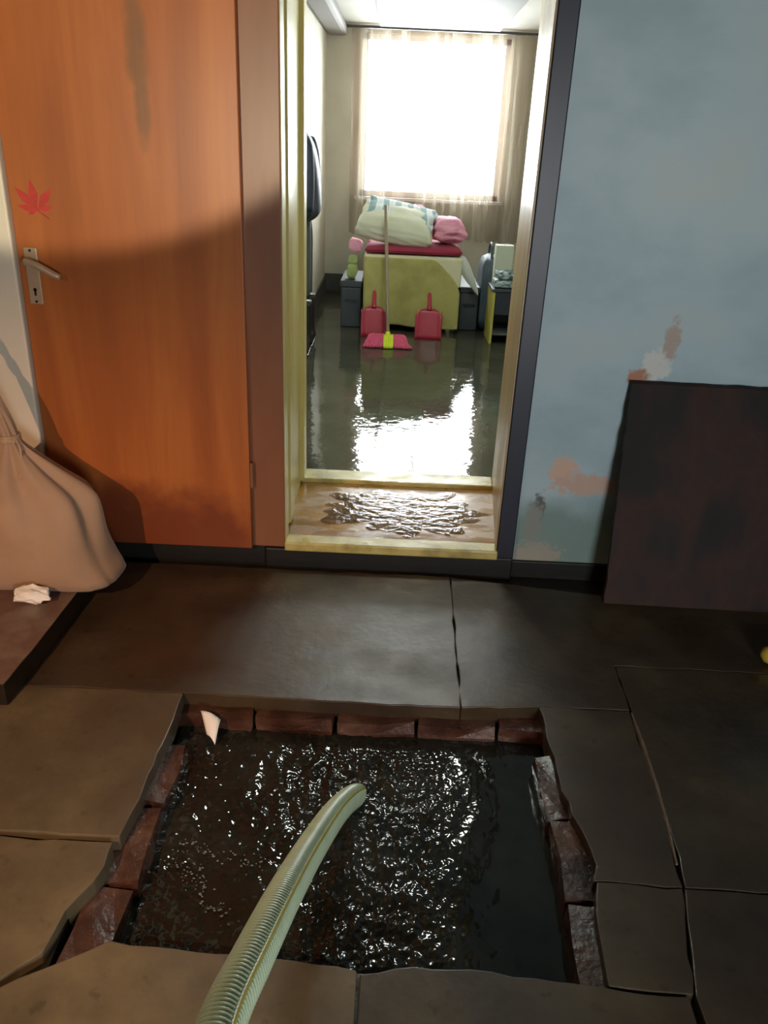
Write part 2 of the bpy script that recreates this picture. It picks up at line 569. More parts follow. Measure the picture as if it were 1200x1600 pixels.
# bedroom shell
struct(boxes('wall_bedroom_left', [(-0.80, -0.68, WB, DFAR + 0.2, -0.1, ZC + 0.1)], 'bedroom_plaster'),
       'beige left wall of the far room')
struct(boxes('wall_bedroom_right', [(1.55, 1.67, WB, DFAR + 0.2, -0.1, ZC + 0.1)], 'bedroom_plaster'),
       'beige right wall of the far room')
wx0, wx1, wz0, wz1 = -0.37, 0.93, 0.93, 2.25
struct(boxes('wall_bedroom_window', [(-0.8, wx0, DFAR, DFAR + 0.2, -0.1, ZC + 0.1), (wx1, 1.67, DFAR, DFAR + 0.2, -0.1, ZC + 0.1),
                                     (wx0, wx1, DFAR, DFAR + 0.2, -0.1, wz0), (wx0, wx1, DFAR, DFAR + 0.2, wz1, ZC + 0.1)],
             'bedroom_plaster'), 'beige far wall with the bright window')
struct(boxes('ceiling_bedroom', [(-0.8, 1.67, WB, DFAR + 0.2, ZC, ZC + 0.1)], 'ceiling_white'), 'white ceiling of the far room')
cb = struct(boxes('trim_2', [(-0.22, 0.80, WB + 0.02, DFAR - 0.14, ZC - 0.022, ZC - 0.001)], 'ceiling_grey_board', bevel=0.004),
            'grey middle strip of the far room ceiling')
struct(boxes('trim_3', [(-0.678, -0.50, WB + 0.02, DFAR - 0.02, ZC - 0.09, ZC - 0.001)], 'ceiling_grey_board', bevel=0.03),
       'grey cornice along the left wall of the far room')
struct(boxes('floor_bedroom', [(-0.8, 1.67, WB, DFAR + 0.2, -0.2, ZF)], 'bedroom_floor'), 'dark flooded floor of the far room')
struct(boxes('baseboard_bedroom', [(-0.678, 1.548, DFAR - 0.018, DFAR, ZF, 0.22)], 'bedroom_skirting', bevel=0.004),
       'dark skirting under the far window')
struct(boxes('baseboard_bedroom_left', [(-0.68, -0.665, WB + 0.02, DFAR - 0.02, ZF, 0.20)], 'bedroom_skirting', bevel=0.004),
       'dark skirting along the left wall of the far room')

# bedroom window: frame, mullions, panes
win = struct(boxes('window_1', [(wx0, wx1, 8.06, 8.11, wz0, wz0 + 0.05), (wx0, wx1, 8.06, 8.11, wz1 - 0.05, wz1),
                                (wx0, wx0 + 0.05, 8.06, 8.11, wz0, wz1), (wx1 - 0.05, wx1, 8.06, 8.11, wz0, wz1)],
                   'window_frame_paint', bevel=0.004), 'bright white bedroom window frame')
boxes('mullion', [(0.270, 0.290, 8.065, 8.105, wz0 + 0.05, wz1 - 0.05)], 'window_frame_paint', win)
for (a, c_) in ((wx0 + 0.05, 0.270), (0.290, wx1 - 0.05)):
    boxes('pane', [(a, c_, 8.083, 8.087, wz0 + 0.05, wz1 - 0.05)], 'window_glass', win)
boxes('window_sill', [(wx0 - 0.04, wx1 + 0.04, 7.965, 8.06, wz0 - 0.03, wz0)], 'window_frame_paint', win, bevel=0.005)

# ------------------------------------------------ yellow door frame round the deep doorway
fr = empty('trim_1', (0.03, W, 0.0))
struct(fr, 'yellow painted door frame with a deep wet sill')


def quadbox(name, pts, z0, z1, mat, parent, bevel=0.003):
    bm = bmesh.new()
    prism(bm, pts, z0, z1)
    return obj(name, bm, mat, parent, bevel=bevel)


ZT = 2.12
quadbox('left_jamb', [(-0.40, 2.556), (-0.347, 2.556), (-0.347, 2.64), (-0.362, 2.645), (-0.357, WB), (-0.40, WB)],
        0.0, ZT, 'yellow_enamel', fr)
quadbox('door_stop', [(-0.370, 2.66), (-0.346, 2.70), (-0.346, 2.80), (-0.370, 2.86)], 0.09, ZT, 'yellow_enamel', fr)
quadbox('door_stop', [(-0.362, 3.10), (-0.343, 3.12), (-0.343, 3.21), (-0.362, 3.225)], 0.09, ZT, 'yellow_enamel', fr)
quadbox('right_jamb', [(0.402, 2.552), (0.430, 2.552), (0.49, 2.60), (0.49, WB), (0.462, WB), (0.424, 2.75)], 0.0, ZT, 'tan_enamel', fr)
quadbox('head', [(-0.36, 2.60), (0.43, 2.60), (0.43, WB), (-0.36, WB)], 2.07, ZT, 'yellow_enamel', fr)
quadbox('threshold', [(-0.372, 2.59), (0.422, 2.59), (0.470, 3.18), (-0.365, 3.18)], 0.0, 0.076, 'sill_wood', fr)
quadbox('front_sill_bar', [(-0.350, 2.535), (0.412, 2.535), (0.415, 2.605), (-0.350, 2.605)], 0.055, 0.090, 'grimy_enamel', fr, 0.006)
quadbox('back_sill_bar', [(-0.358, 3.13), (0.455, 3.13), (0.462, WB + 0.005), (-0.358, WB + 0.005)], 0.04, 0.094, 'grimy_enamel', fr, 0.006)
# dark navy casing on the hall side
struct(boxes('trim_4', [(0.408, 0.470, W - 0.034, W - 0.001, 0.0, 2.15)], 'navy_paint', bevel=0.004),
       'dark navy casing on the right of the doorway')
struct(boxes('trim_5', [(-0.487, -0.349, W - 0.028, W - 0.001, 0.062, 2.15)], 'brown_trim', bevel=0.004),
       'brown casing between the orange door and yellow frame')


def blob_sheet(name, cx, cy, rx, ry, z, mat, seed, n=48, parent=None, k=0.45, fr_=2.2):
    bm = bmesh.new()
    rings = []
    for s in (0.0001, 0.33, 0.66, 1.0):
        ring = []
        for i in range(n):
            a = 2 * math.pi * i / n
            rr = 1 + k * fbm(fr_ * math.cos(a) + seed, fr_ * math.sin(a) + seed)
            ring.append((cx + rx * rr * s * math.cos(a), cy + ry * rr * s * math.sin(a), z - (0.0012 if s == 1.0 else 0)))
        rings.append(ring)
    loft(bm, rings, cap=False)
    return obj(name, bm, mat, parent, smooth=True)


# puddle lying on the sill
p1 = blob_sheet('puddle', 0.07, 2.88, 0.30, 0.20, 0.0785, 'puddle_film', 3.3, 120, k=0.38, fr_=3.4)
tag(p1, 'clear puddle on the brown sill of the yellow doorway', 'puddle', kind='stuff')

# ------------------------------------------------ orange door, swung fully open against the wall
dr = empty('door_1', (-0.49, W - 0.03, 0.07))
struct(dr, 'orange varnished wooden door swung open against the wall')
DY = W - 0.062
boxes('door_leaf', [(-1.150, -0.463, DY, DY + 0.04, 0.068, 2.08)], 'orange_door_wood', dr, bevel=0.003)
# lever handle on a long plate
bm = bmesh.new()
hx, hz = -1.108, 0.990
box(bm, hx - 0.021, hx + 0.021, DY - 0.007, DY, hz - 0.095, hz + 0.075)
pl = obj('handle_plate', bm, 'handle_metal', dr, bevel=0.006, seg=3)
bm = bmesh.new()
tube(bm, [(hx - 0.002, DY - 0.005, hz + 0.035), (hx - 0.002, DY - 0.045, hz + 0.035)], 0.011, 14)
tube(bm, spline([(hx - 0.006, DY - 0.045, hz + 0.038), (hx + 0.03, DY - 0.048, hz + 0.030), (hx + 0.075, DY - 0.046, hz + 0.006), (hx + 0.098, DY - 0.044, hz - 0.004)], 12),
     [0.011] * 8 + [0.0105, 0.010, 0.009, 0.007], 12)
obj('handle_lever', bm, 'handle_metal', dr, smooth=True)
bm = bmesh.new()
tube(bm, [(hx, DY - 0.0085, hz - 0.050), (hx, DY - 0.004, hz - 0.050)], 0.0055, 12)
box(bm, hx - 0.003, hx + 0.003, DY - 0.0085, DY - 0.005, hz - 0.068, hz - 0.05)
obj('keyhole', bm, 'dark_hole', dr)
for dz in (-0.086, 0.066):
    bm = bmesh.new()
    tube(bm, [(hx, DY - 0.009, hz + dz), (hx, DY - 0.005, hz + dz)], 0.004, 10)
    obj('screw', bm, 'dark_hole', dr)
# red leaf on the door
bm = bmesh.new()
lx, lz = -1.072, 1.172
for ang, ln, wd in ((90 + 8, 0.085, 0.013), (52, 0.078, 0.012), (134, 0.085, 0.012), (14, 0.050, 0.009), (170, 0.058, 0.009), (205, 0.032, 0.006)):
    a = R(ang)
    d = Vector((math.cos(a), 0, math.sin(a))); q = Vector((-math.sin(a), 0, math.cos(a)))
    prof = [(0, 0.0012), (0.2, 0.35), (0.42, 0.85), (0.55, 1.0), (0.75, 0.62), (0.9, 0.22), (1.0, 0.0)]
    base = Vector((lx, DY - 0.0016, lz))
    top = [base + d * ln * s + q * wd * v for s, v in prof]
    bot = [base + d * ln * s - q * wd * v for s, v in prof[:-1]]
    ring = top + bot[::-1]
    vs = [bm.verts.new(p) for p in ring]
    vb = [bm.verts.new(p + Vector((0, 0.0018, 0))) for p in ring]
    bm.faces.new(vs); bm.faces.new(vb[::-1])
    for i in range(len(vs)):
        j = (i + 1) % len(vs)
        bm.faces.new((vs[i], vb[i], vb[j], vs[j]))
tube(bm, [(lx, DY - 0.0012, lz), (lx + 0.018, DY - 0.0012, lz - 0.012), (lx + 0.034, DY - 0.0012, lz - 0.024)], 0.0018, 6)
lf = obj('leaf_decal', bm, 'leaf_red', dr)
lf['label'] = 'red seven-fingered leaf on the orange door'
for hz_ in (0.30, 1.75):
    bm = bmesh.new()
    tube(bm, [(-0.460, DY + 0.014, hz_), (-0.460, DY + 0.014, hz_ + 0.09)], 0.008, 10)
    obj('hinge', bm, 'brown_trim', dr, smooth=False)

# ------------------------------------------------ hall floor: dark bed with a pit, slabs laid on it
PX0, PX1, PY0, PY1 = -0.53, 0.455, 1.00, 1.765
bm = bmesh.new()
for q in ((-2.2, PX0 - 0.06, -1.5, W), (PX1 + 0.06, 2.2, -1.5, W), (PX0 - 0.06, PX1 + 0.06, -1.5, PY0 - 0.06), (PX0 - 0.06, PX1 + 0.06, PY1 + 0.06, W)):
    box(bm, q[0], q[1], q[2], q[3], -0.60, -0.028)
box(bm, PX0 - 0.06, PX1 + 0.06, PY0 - 0.06, PY1 + 0.06, -0.60, -0.50)
floor = struct(obj('floor', bm, 'dark_mortar_and_shade'), 'wet cement slab floor with an open square pit')


def slab(pts, top, jit=0.004, seed=0, th=0.06, mat='wet_cement'):
    """cement slab from an outline; edges are broken up slightly"""
    out = []
    n = len(pts)
    for i in range(n):
        a = Vector(pts[i] + (0,)); c_ = Vector(pts[(i + 1) % n] + (0,))
        L = (c_ - a).length
        steps = max(2, min(40, int(L / 0.035)))
        nd = (c_ - a).normalized()
        nr = Vector((nd.y, -nd.x, 0))
        for s in range(steps):
            u = s / steps
            p = a.lerp(c_, u)
            k = 0 if s == 0 else jit * (fbm(p.x * 9 + seed, p.y * 9, seed) + 0.6 * noise.noise((p.x * 45, p.y * 45, seed)))
            p = p + nr * k
            out.append((p.x, p.y))
    bm = bmesh.new()
    prism(bm, out, top - th, top)
    return obj('slab', bm, mat, floor, bevel=0.003, seg=2)


G = 0.004
slab([(-2.19, 1.288), (-0.545, 1.278), (-0.532, 1.50), (-0.53, 1.78), (-2.19, 1.79)], 0.0, 0.007, 1, mat='pale_cement')
slab([(-2.19, -0.3), (-1.3, 0.55), (-0.665, 0.932), (-0.600, 1.00), (-0.592, 1.09), (-0.552, 1.20), (-0.555, 1.262), (-2.19, 1.275)], 0.0, 0.008, 2, mat='pale_cement')
slab([(-2.19, -1.49), (-0.012, -1.49), (-0.012, 0.992), (-0.20, 1.012), (-0.40, 1.022), (-0.485, 1.030), (-0.655, 0.925), (-1.30, 0.54), (-2.19, -0.31)], 0.0, 0.007, 3, mat='pale_cement')
slab([(-0.007, -1.49), (0.60, -1.49), (0.60, 0.97), (0.44, 0.982), (0.20, 1.005), (0.06, 1.000), (-0.006, 0.985)], 0.0, 0.009, 4)
slab([(0.455, 0.985), (0.61, 0.975), (0.664, 1.209), (0.485, 1.215), (0.462, 1.10)], 0.0, 0.008, 5)
slab([(0.478, 1.218), (0.666, 1.212), (0.688, 1.45), (0.703, 1.79), (0.452, 1.79), (0.458, 1.55), (0.468, 1.40), (0.49, 1.30)], 0.0, 0.010, 6)
slab([(0.670, 1.211), (2.19, 1.19), (2.19, 1.990), (0.716, 1.998), (0.710, 1.80), (0.696, 1.45)], 0.0, 0.005, 7)
slab([(0.61, -1.49), (2.19, -1.49), (2.19, 1.185), (0.668, 1.208), (0.613, 0.972)], 0.0, 0.005, 8)
slab([(-2.19, 1.793), (-0.53, 1.783), (-0.22, 1.775), (0.0, 1.770), (0.235, 1.772), (0.246, 2.50), (-0.208, 2.50), (-0.9, 2.505), (-2.19, 2.48)], 0.0, 0.005, 9)  # this and the next slab stop short; dark bed stands in for shade
slab([(0.2365, 1.772), (0.45, 1.793), (0.705, 1.793), (0.714, 2.001), (2.19, 1.993), (2.19, 2.42), (0.74, 2.42), (0.55, 2.45), (0.2475, 2.50)], 0.0, 0.005, 11)
# pale mortar line worn proud of the joint on the right
bm = bmesh.new()
tube(bm, [(x, y, 0.0) for x, y in ((0.7065, 1.78), (0.702, 1.66), (0.694, 1.50), (0.684, 1.38), (0.671, 1.27))], [0.003, 0.007, 0.0065, 0.005, 0.003], 6)
obj('mortar_line', bm, 'pale_mortar', floor)

# brick lining of the pit
pw = struct(boxes('wall_pit', [(PX0 - 0.059, PX0 + 0.0, PY0 - 0.059, PY1 + 0.059, -0.50, -0.175), (PX1 - 0.0, PX1 + 0.059, PY0 - 0.059, PY1 + 0.059, -0.50, -0.175),
                               (PX0, PX1, PY0 - 0.059, PY0, -0.50, -0.175), (PX0, PX1, PY1, PY1 + 0.059, -0.50, -0.175)], 'dark_mortar_and_shade'),
            'brick lined wall of the square floor pit')


def brick_mesh(seed, mat):
    rnd = random.Random(seed)
    bm = bmesh.new()
    box(bm, -0.105, 0.105, -0.045, 0.045, -0.03, 0.03)
    bmesh.ops.subdivide_edges(bm, edges=bm.edges[:], cuts=1, use_grid_fill=True)
    for v in bm.verts:
        v.co += Vector((rnd.uniform(-1, 1), rnd.uniform(-1, 1), rnd.uniform(-1, 1))) * 0.005
    me = bpy.data.meshes.new('brick')
    bm.to_mesh(me); bm.free()
    me.materials.append(MATS[mat])
    return me


BM = [brick_mesh(i, 'wet_brick') for i in range(4)] + [brick_mesh(20 + i, 'pale_mortar') for i in range(2)]


def brick(x, y, z, rz, k):
    o = bpy.data.objects.new('brick', BM[k])
    COL.objects.link(o)
    o.parent = pw
    o.location = (x, y, z)
    o.rotation_euler = (random.uniform(-.06, .06), random.uniform(-.06, .06), rz + random.uniform(-.05, .05))
    return o


for z, off in ((-0.072, 0.0), (-0.14, 0.11)):
    n = 0
    x = PX0 + 0.09 + off * 0.5
    while x < PX1 + 0.06:
        brick(x, PY1 + 0.018, z, 0, random.randrange(4))
        brick(x, PY0 - 0.028, z, 0, random.randrange(4))
        x += 0.222
    y = PY0 + 0.075 + off * 0.5
    while y < PY1 - 0.03:
        brick(PX1 + 0.006 + random.uniform(-0.006, 0.008), y, z + 0.012, R(90), random.choice((0, 1, 2, 4, 5)))
        brick(PX0 - 0.008 + random.uniform(-0.008, 0.01), y, z, R(90), random.randrange(4))
        y += 0.222

# murky churning water in the pit
ZW = -0.085
bm = bmesh.new()
NX, NY = 380, 300
hxm, hym = -0.02, 1.52
grid = []
for j in range(NY + 1):
    row = []
    for i in range(NX + 1):
        x = PX0 + 0.002 + (PX1 - PX0 - 0.004) * i / NX
        y = PY0 + 0.002 + (PY1 - PY0 - 0.004) * j / NY
        d = math.hypot((x - hxm), (y - hym) * 0.9)
        turb = math.exp(-(d / 0.26) ** 2)
        # wash running from the outlet towards the near side and along the left edge
        turb += 0.75 * math.exp(-((x - 0.02) / 0.16) ** 2) * (1 if y < hym else 0.4)
        turb += 0.45 * math.exp(-((x + 0.45) / 0.10) ** 2)
        turb += 0.25 * math.exp(-((y - 1.03) / 0.06) ** 2)
        turb = min(turb, 1.0)
        calm = 1.0 / (1 + math.exp(-(0.20 + 0.06 * noise.noise((y * 7, 3, 1)) - x) * 45))
        amp = 0.0004 + 0.0060 * turb * (0.05 + 0.95 * calm)
        z = amp * (noise.noise((x * 30, y * 20, 1.3)) + 0.6 * noise.noise((x * 62, y * 46, 4.1)) + 0.3 * noise.noise((x * 120, y * 95, 7.7)))
        z += 0.002 * math.sin(d * 95) * math.exp(-d / 0.2)
        row.append(bm.verts.new((x, y, ZW + z)))
    grid.append(row)
for j in range(NY):
    for i in range(NX):
        bm.faces.new((grid[j][i], grid[j][i + 1], grid[j + 1][i + 1], grid[j + 1][i]))
wt = obj('pit_water', bm, 'pit_water', smooth=True)
tag(wt, 'dark murky water churning in the square floor pit', 'water', kind='stuff')

# thin streaks of foam drifting on the left of the pit
rnd = random.Random(5)
bm = bmesh.new()
for k in range(150):
    u = rnd.random()
    path = ((-0.43 + 0.16 * u, 1.30 - 0.17 * u), (-0.44 + 0.30 * u, 1.33 - 0.06 * u))[k % 2]
    x = path[0] + rnd.gauss(0, 0.014); y = path[1] + rnd.gauss(0, 0.012)
    s = rnd.uniform(0.0008, 0.0026)
    n = 6
    vs = [bm.verts.new((x + s * 1.6 * math.cos(6.283 * i / n) * rnd.uniform(.5, 1.3), y + s * math.sin(6.283 * i / n) * rnd.uniform(.5, 1.3), ZW + 0.004)) for i in range(n)]
    top = bm.verts.new((x, y, ZW + 0.0065))
    for i in range(n):
        bm.faces.new((vs[i], vs[(i + 1) % n], top))
fo = obj('foam_streaks', bm, 'foam', smooth=True)
tag(fo, 'grey foam flecks drifting on the left of the pit water', 'foam', kind='stuff')

# flood water standing on the bedroom floor
bm = bmesh.new()
NX, NY = 40, 90
grid = []
for j in range(NY + 1):
    row = []
    for i in range(NX + 1):
        x = -0.664 + 2.21 * i / NX
        y = WB + 0.012 + (DFAR - 0.035 - WB) * j / NY
        row.append(bm.verts.new((x, y, ZF + 0.006 + 0.0006 * noise.noise((x * 3, y * 2.2, 0)) )))
    grid.append(row)
for j in range(NY):
    for i in range(NX):
        bm.faces.new((grid[j][i], grid[j][i + 1], grid[j + 1][i + 1], grid[j + 1][i]))
fw = obj('flood_water', bm, 'flood_film', smooth=True)
tag(fw, 'shallow flood water reflecting the window on the far room floor', 'water', kind='stuff')

# ================================================================== HALL THINGS
# ---- suction hose
ctrl = [(-0.012, 1.640, -0.205), (-0.030, 1.560, -0.125), (-0.054, 1.460, -0.045), (-0.082, 1.307, 0.057), (-0.113, 1.075, 0.198), (-0.132, 0.877, 0.320), (-0.149, 0.709, 0.409),
        (-0.161, 0.60, 0.459), (-0.166, 0.48, 0.50), (-0.20, 0.22, 0.53), (-0.30, -0.10, 0.44), (-0.42, -0.42, 0.22), (-0.50, -0.75, 0.06), (-0.52, -1.15, 0.033)]
hose = empty('suction_hose', (-0.04, 1.56, -0.085))
tag(hose, 'pale green ribbed suction hose dipping into the pit water', 'hose')
raw = spline(ctrl, 400)
# resample evenly
L = [0.0]
for a, c_ in zip(raw, raw[1:]):
    L.append(L[-1] + (c_ - a).length)
PITCH_R = 0.0085
N = int(L[-1] / (PITCH_R / 4))
pts = []
k = 0
for i in range(N):
    s = L[-1] * i / (N - 1)
    while k < len(L) - 2 and L[k + 1] < s:
        k += 1
    pts.append(raw[k].lerp(raw[k + 1], (s - L[k]) / max(1e-9, L[k + 1] - L[k])))
fr_h = frames(pts)
SEG = 28
rings, strip = [], []
RH = 0.0275
for i, (p, (tt, n, bn)) in enumerate(zip(pts, fr_h)):
    ring = []
    for q in range(SEG):
        a = 2 * math.pi * q / SEG
        ph = 2 * math.pi * (i / 4.0) + a
        r = RH + 0.0020 * math.sin(ph)
        ring.append(p + (n * math.cos(a) + bn * math.sin(a)) * r)
    rings.append(ring)
bm = bmesh.new()
loft(bm, rings, cap=False)
inner = [[p + (v - p) * 0.9 for v in ring] for p, ring in ((pts[0], rings[0]), (pts[8], rings[8]))]
loft(bm, [rings[0], inner[0], inner[1]], cap=False)
rt = obj('ribbed_tube', bm, 'hose_green', hose, smooth=True)
rt.data.materials.append(MATS['hose_groove'])
for i, p in enumerate(rt.data.polygons):
    ri, q = divmod(i, SEG)
    if ri < N - 1 and math.sin(2 * math.pi * ((ri + 0.5) / 4.0) + 2 * math.pi * (q + 0.5) / SEG) < -0.35:
        p.material_index = 1
bm = bmesh.new()
prev = None
km = N // 4
vm = Vector((0.0, 0.0, 1.4)) - pts[km]
side = Vector((1, 0.3, -0.1))
vm = vm.normalized() + 0.16 * side.normalized()
A0 = math.atan2(vm.dot(fr_h[km][2]), vm.dot(fr_h[km][1]))
for i, (p, (tt, n, bn)) in enumerate(zip(pts, fr_h)):
    row = []
    for da, rr in ((-0.13, RH + 0.0002), (-0.06, RH + 0.0021), (0.06, RH + 0.0021), (0.13, RH + 0.0002)):
        a = A0 + da
        row.append(bm.verts.new(p + (n * math.cos(a) + bn * math.sin(a)) * (rr)))
    if prev:
        for u in range(3):
            bm.faces.new((prev[u], prev[u + 1], row[u + 1], row[u]))
    prev = row
st = obj('yellow_stripe', bm, 'hose_yellow', hose, smooth=True)
st['label'] = 'dull yellow stripe running along the hose'

# ---- raised cement slab on the left
bm = bmesh.new()
pts_ = [(-1.75, 1.70), (-0.975, 1.69), (-0.962, 1.9), (-0.945, 2.49), (-1.75, 2.49)]
out = []
for i in range(len(pts_)):
    a = Vector(pts_[i] + (0,)); c_ = Vector(pts_[(i + 1) % len(pts_)] + (0,))
    for s in range(12):
        p = a.lerp(c_, s / 12)
        out.append((p.x + 0.006 * noise.noise((p.x * 9, p.y * 9, 3)), p.y + 0.006 * noise.noise((p.x * 9, p.y * 9, 8))))
prism(bm, out, 0.002, 0.072)
sl = obj('cement_cover_slab', bm, 'raised_slab_top', bevel=0.004)
sl.data.materials.append(MATS['dark_mortar_and_shade'])  # side faces coloured dark in place of shade
for p in sl.data.polygons:
    if abs(p.normal.z) < 0.5:
        p.material_index = 1
tag(sl, 'thick loose cement slab lying under the sack at left', 'slab')

# ---- tied cloth sack
sack = empty('cloth_sack', (-1.14, 2.25, 0.073))
tag(sack, 'tan cloth sack tied at the neck, slumped on the loose slab', 'sack')
bm = bmesh.new()
prof = [  # z, rx, ry, squareness, fold depth, cx
    (0.000, 0.235, 0.105, 3.2, 0.00, -1.125), (0.012, 0.262, 0.125, 3.6, 0.00, -1.125), (0.07, 0.256, 0.140, 3.0, 0.02, -1.125), (0.15, 0.245, 0.145, 2.6, 0.035, -1.128),
    (0.22, 0.236, 0.138, 2.5, 0.06, -1.13), (0.28, 0.226, 0.125, 2.4, 0.09, -1.13), (0.315, 0.205, 0.108, 2.3, 0.13, -1.13), (0.350, 0.150, 0.086, 2.1, 0.18, -1.13),
    (0.385, 0.105, 0.066, 2.0, 0.22, -1.13), (0.420, 0.066, 0.046, 2.0, 0.22, -1.13), (0.450, 0.036, 0.030, 2.0, 0.16, -1.13), (0.468, 0.023, 0.022, 2.0, 0.12, -1.132),
    (0.485, 0.024, 0.024, 2.0, 0.14, -1.136), (0.52, 0.022, 0.020, 2.0, 0.20, -1.142), (0.56, 0.020, 0.017, 2.0, 0.22, -1.152), (0.61, 0.018, 0.016, 2.0, 0.22, -1.168), (0.66, 0.015, 0.014, 2.0, 0.2, -1.188)]
NS = 72
rings = []
for z, rx, ry, e, fd, cx in prof:
    ring = []
    for i in range(NS):
        a = 2 * math.pi * i / NS
        c_, s = math.cos(a), math.sin(a)
        x = math.copysign(abs(c_) ** (2 / e), c_) * rx
        y = math.copysign(abs(s) ** (2 / e), s) * ry
        tws = 0 if z < 0.47 else (z - 0.47) * 30
        f = 1 + fd * (0.8 * math.sin(8 * a + z * 6 + tws) + 0.6 * abs(math.sin(6.5 * a + 1.3 + z * 3 + tws))) + 0.06 * fbm(c_ * 1.8, s * 1.8, z * 6)
        # pulled-out lower right corner
        px = cx + x * f
        if c_ > 0.5 and z < 0.16:
            px += 0.042 * (1 - z / 0.16) ** 2 - 0.014 * math.sin(math.pi * z / 0.16)
        sag = 0.012 * fbm(c_ * 2 + 4, s * 2, z * 6) if z > 0.02 else 0
        ring.append((px, 2.255 + y * f, 0.074 + max(z + sag, 0)))
    rings.append(ring)
loft(bm, rings)
obj('sack_body', bm, 'sack_cloth', sack, smooth=True, sub=1)
bm = bmesh.new()
rp = []
for i in range(70):
    a = 2 * math.pi * 3.2 * i / 69
    rp.append((-1.133 + 0.0275 * math.cos(a), 2.255 + 0.0275 * math.sin(a), 0.536 + 0.020 * i / 69))
tube(bm, rp, 0.0042, 8)
tube(bm, spline([(-1.108, 2.24, 0.545), (-1.09, 2.22, 0.52), (-1.088, 2.205, 0.47), (-1.092, 2.185, 0.44)], 14), 0.0035, 8)
obj('tie_cord', bm, 'rope_fibre', sack, smooth=True)
bm = bmesh.new()
tw = []
for sgn in (0, math.pi):
    q = []
    for i in range(60):
        u = i / 59
        a = 14 * u + sgn
        q.append((-1.184 - 0.12 * u + 0.007 * math.cos(a), 2.255 + 0.007 * math.sin(a), 0.72 + 0.25 * u))
    tube(bm, q, 0.009, 8)

obj('twisted_neck_rope', bm, 'rope_fibre', sack, smooth=True)

# ---- crumpled white paper on the slab
def crumple(name, loc, sx, sy, sz, mat, seed):
    bm = bmesh.new()
    bmesh.ops.create_icosphere(bm, subdivisions=3, radius=1.0)
    for v in bm.verts:
        d = 1 + 0.35 * noise.noise(v.co * 2.2 + Vector((seed, 0, 0))) + 0.22 * noise.noise(v.co * 5 + Vector((0, seed, 0)))
        v.co = Vector((v.co.x * sx * d, v.co.y * sy * d, v.co.z * sz * d))
    mz = min(v.co.z for v in bm.verts)
    for v in bm.verts:
        v.co += Vector((loc[0], loc[1], loc[2] - mz))
    return obj(name, bm, mat)


tag(crumple('crumpled_paper', (-1.062, 2.085, 0.072), 0.056, 0.028, 0.026, 'white_paper', 2.0),
    'crumpled white paper lying on the slab beneath the sack', 'paper')

# ---- scrap of paper on the pit edge
bm = bmesh.new()
cs = [(-0.472, 1.735, -0.022), (-0.415, 1.715, -0.034), (-0.422, 1.665, -0.072), (-0.448, 1.690, -0.060)]
n = 6
g2 = []
for i in range(n + 1):
    row = []
    for j in range(n + 1):
        u, v = i / n, j / n
        p = (Vector(cs[0]) * (1 - u) + Vector(cs[1]) * u) * (1 - v) + (Vector(cs[3]) * (1 - u) + Vector(cs[2]) * u) * v
        p += Vector((0, 0, 0.008 * math.sin(3.1 * u) + 0.004 * math.sin(5 * v)))
        row.append(bm.verts.new(p))
    g2.append(row)
for i in range(n):
    for j in range(n):
        bm.faces.new((g2[i][j], g2[i + 1][j], g2[i + 1][j + 1], g2[i][j + 1]))
sp = obj('paper_scrap', bm, 'white_paper', smooth=True)
md = sp.modifiers.new('thick', 'SOLIDIFY'); md.thickness = 0.0015
tag(sp, 'small white paper scrap stuck in the back left corner of the pit', 'paper')

# ---- rusty board leaning on the blue wall
brd = empty('rusty_board', (1.2, 2.40, 0.0))
tag(brd, 'dark rust brown board leaning against the blue wall', 'board')
bm = bmesh.new()
n = 26
BL, BR, TR, TL = Vector((0.765, 2.365, 0.0)), Vector((1.70, 2.345, 0.0)), Vector((1.70, 2.545, 0.715)), Vector((0.785, 2.548, 0.720))
back = Vector((0, 0.018, 0.005))
fr_, bk = [], []
for i in range(n + 1):
    ra, rb = [], []
    for j in range(n + 1):
        u, v = i / n, j / n
        p = (BL * (1 - u) + BR * u) * (1 - v) + (TL * (1 - u) + TR * u) * v
        ed = 0.005 * noise.noise((u * 14, v * 14, 2))
        if v == 1: p = p + Vector((0, 0, ed))
        if u == 0: p = p + Vector((ed, 0, 0))
        bulge = 0.003 * noise.noise((u * 5, v * 5, 6))
        ra.append(bm.verts.new(p + Vector((0, -abs(bulge), 0))))
        rb.append(bm.verts.new(p + back))
    fr_.append(ra); bk.append(rb)
for i in range(n):
    for j in range(n):
        bm.faces.new((fr_[i][j], fr_[i + 1][j], fr_[i + 1][j + 1], fr_[i][j + 1]))
        bm.faces.new((bk[i][j], bk[i][j + 1], bk[i + 1][j + 1], bk[i + 1][j]))
for i in range(n):
    bm.faces.new((fr_[i][0], bk[i][0], bk[i + 1][0], fr_[i + 1][0]))
    bm.faces.new((fr_[i][n], fr_[i + 1][n], bk[i + 1][n], bk[i][n]))
    bm.faces.new((fr_[0][i], fr_[0][i + 1], bk[0][i + 1], bk[0][i]))
    bm.faces.new((fr_[n][i], bk[n][i], bk[n][i + 1], fr_[n][i + 1]))
obj('plate', bm, 'rusty_board', brd)

# ---- small yellow thing poking in at the right edge
bm = bmesh.new()
prof = [(0.000, 0.006), (0.010, 0.022), (0.03, 0.030), (0.07, 0.033), (0.13, 0.033), (0.16, 0.028), (0.165, 0.012)]
tube(bm, [(1.165 + s, 2.05 - 0.12 * s, 0.032) for s, r in prof], [r for s, r in prof], 20)
yb = obj('yellow_bottle', bm, 'yellow_plastic', smooth=True)
tag(yb, 'rounded yellow plastic piece on the dark floor at the right edge', 'bottle')

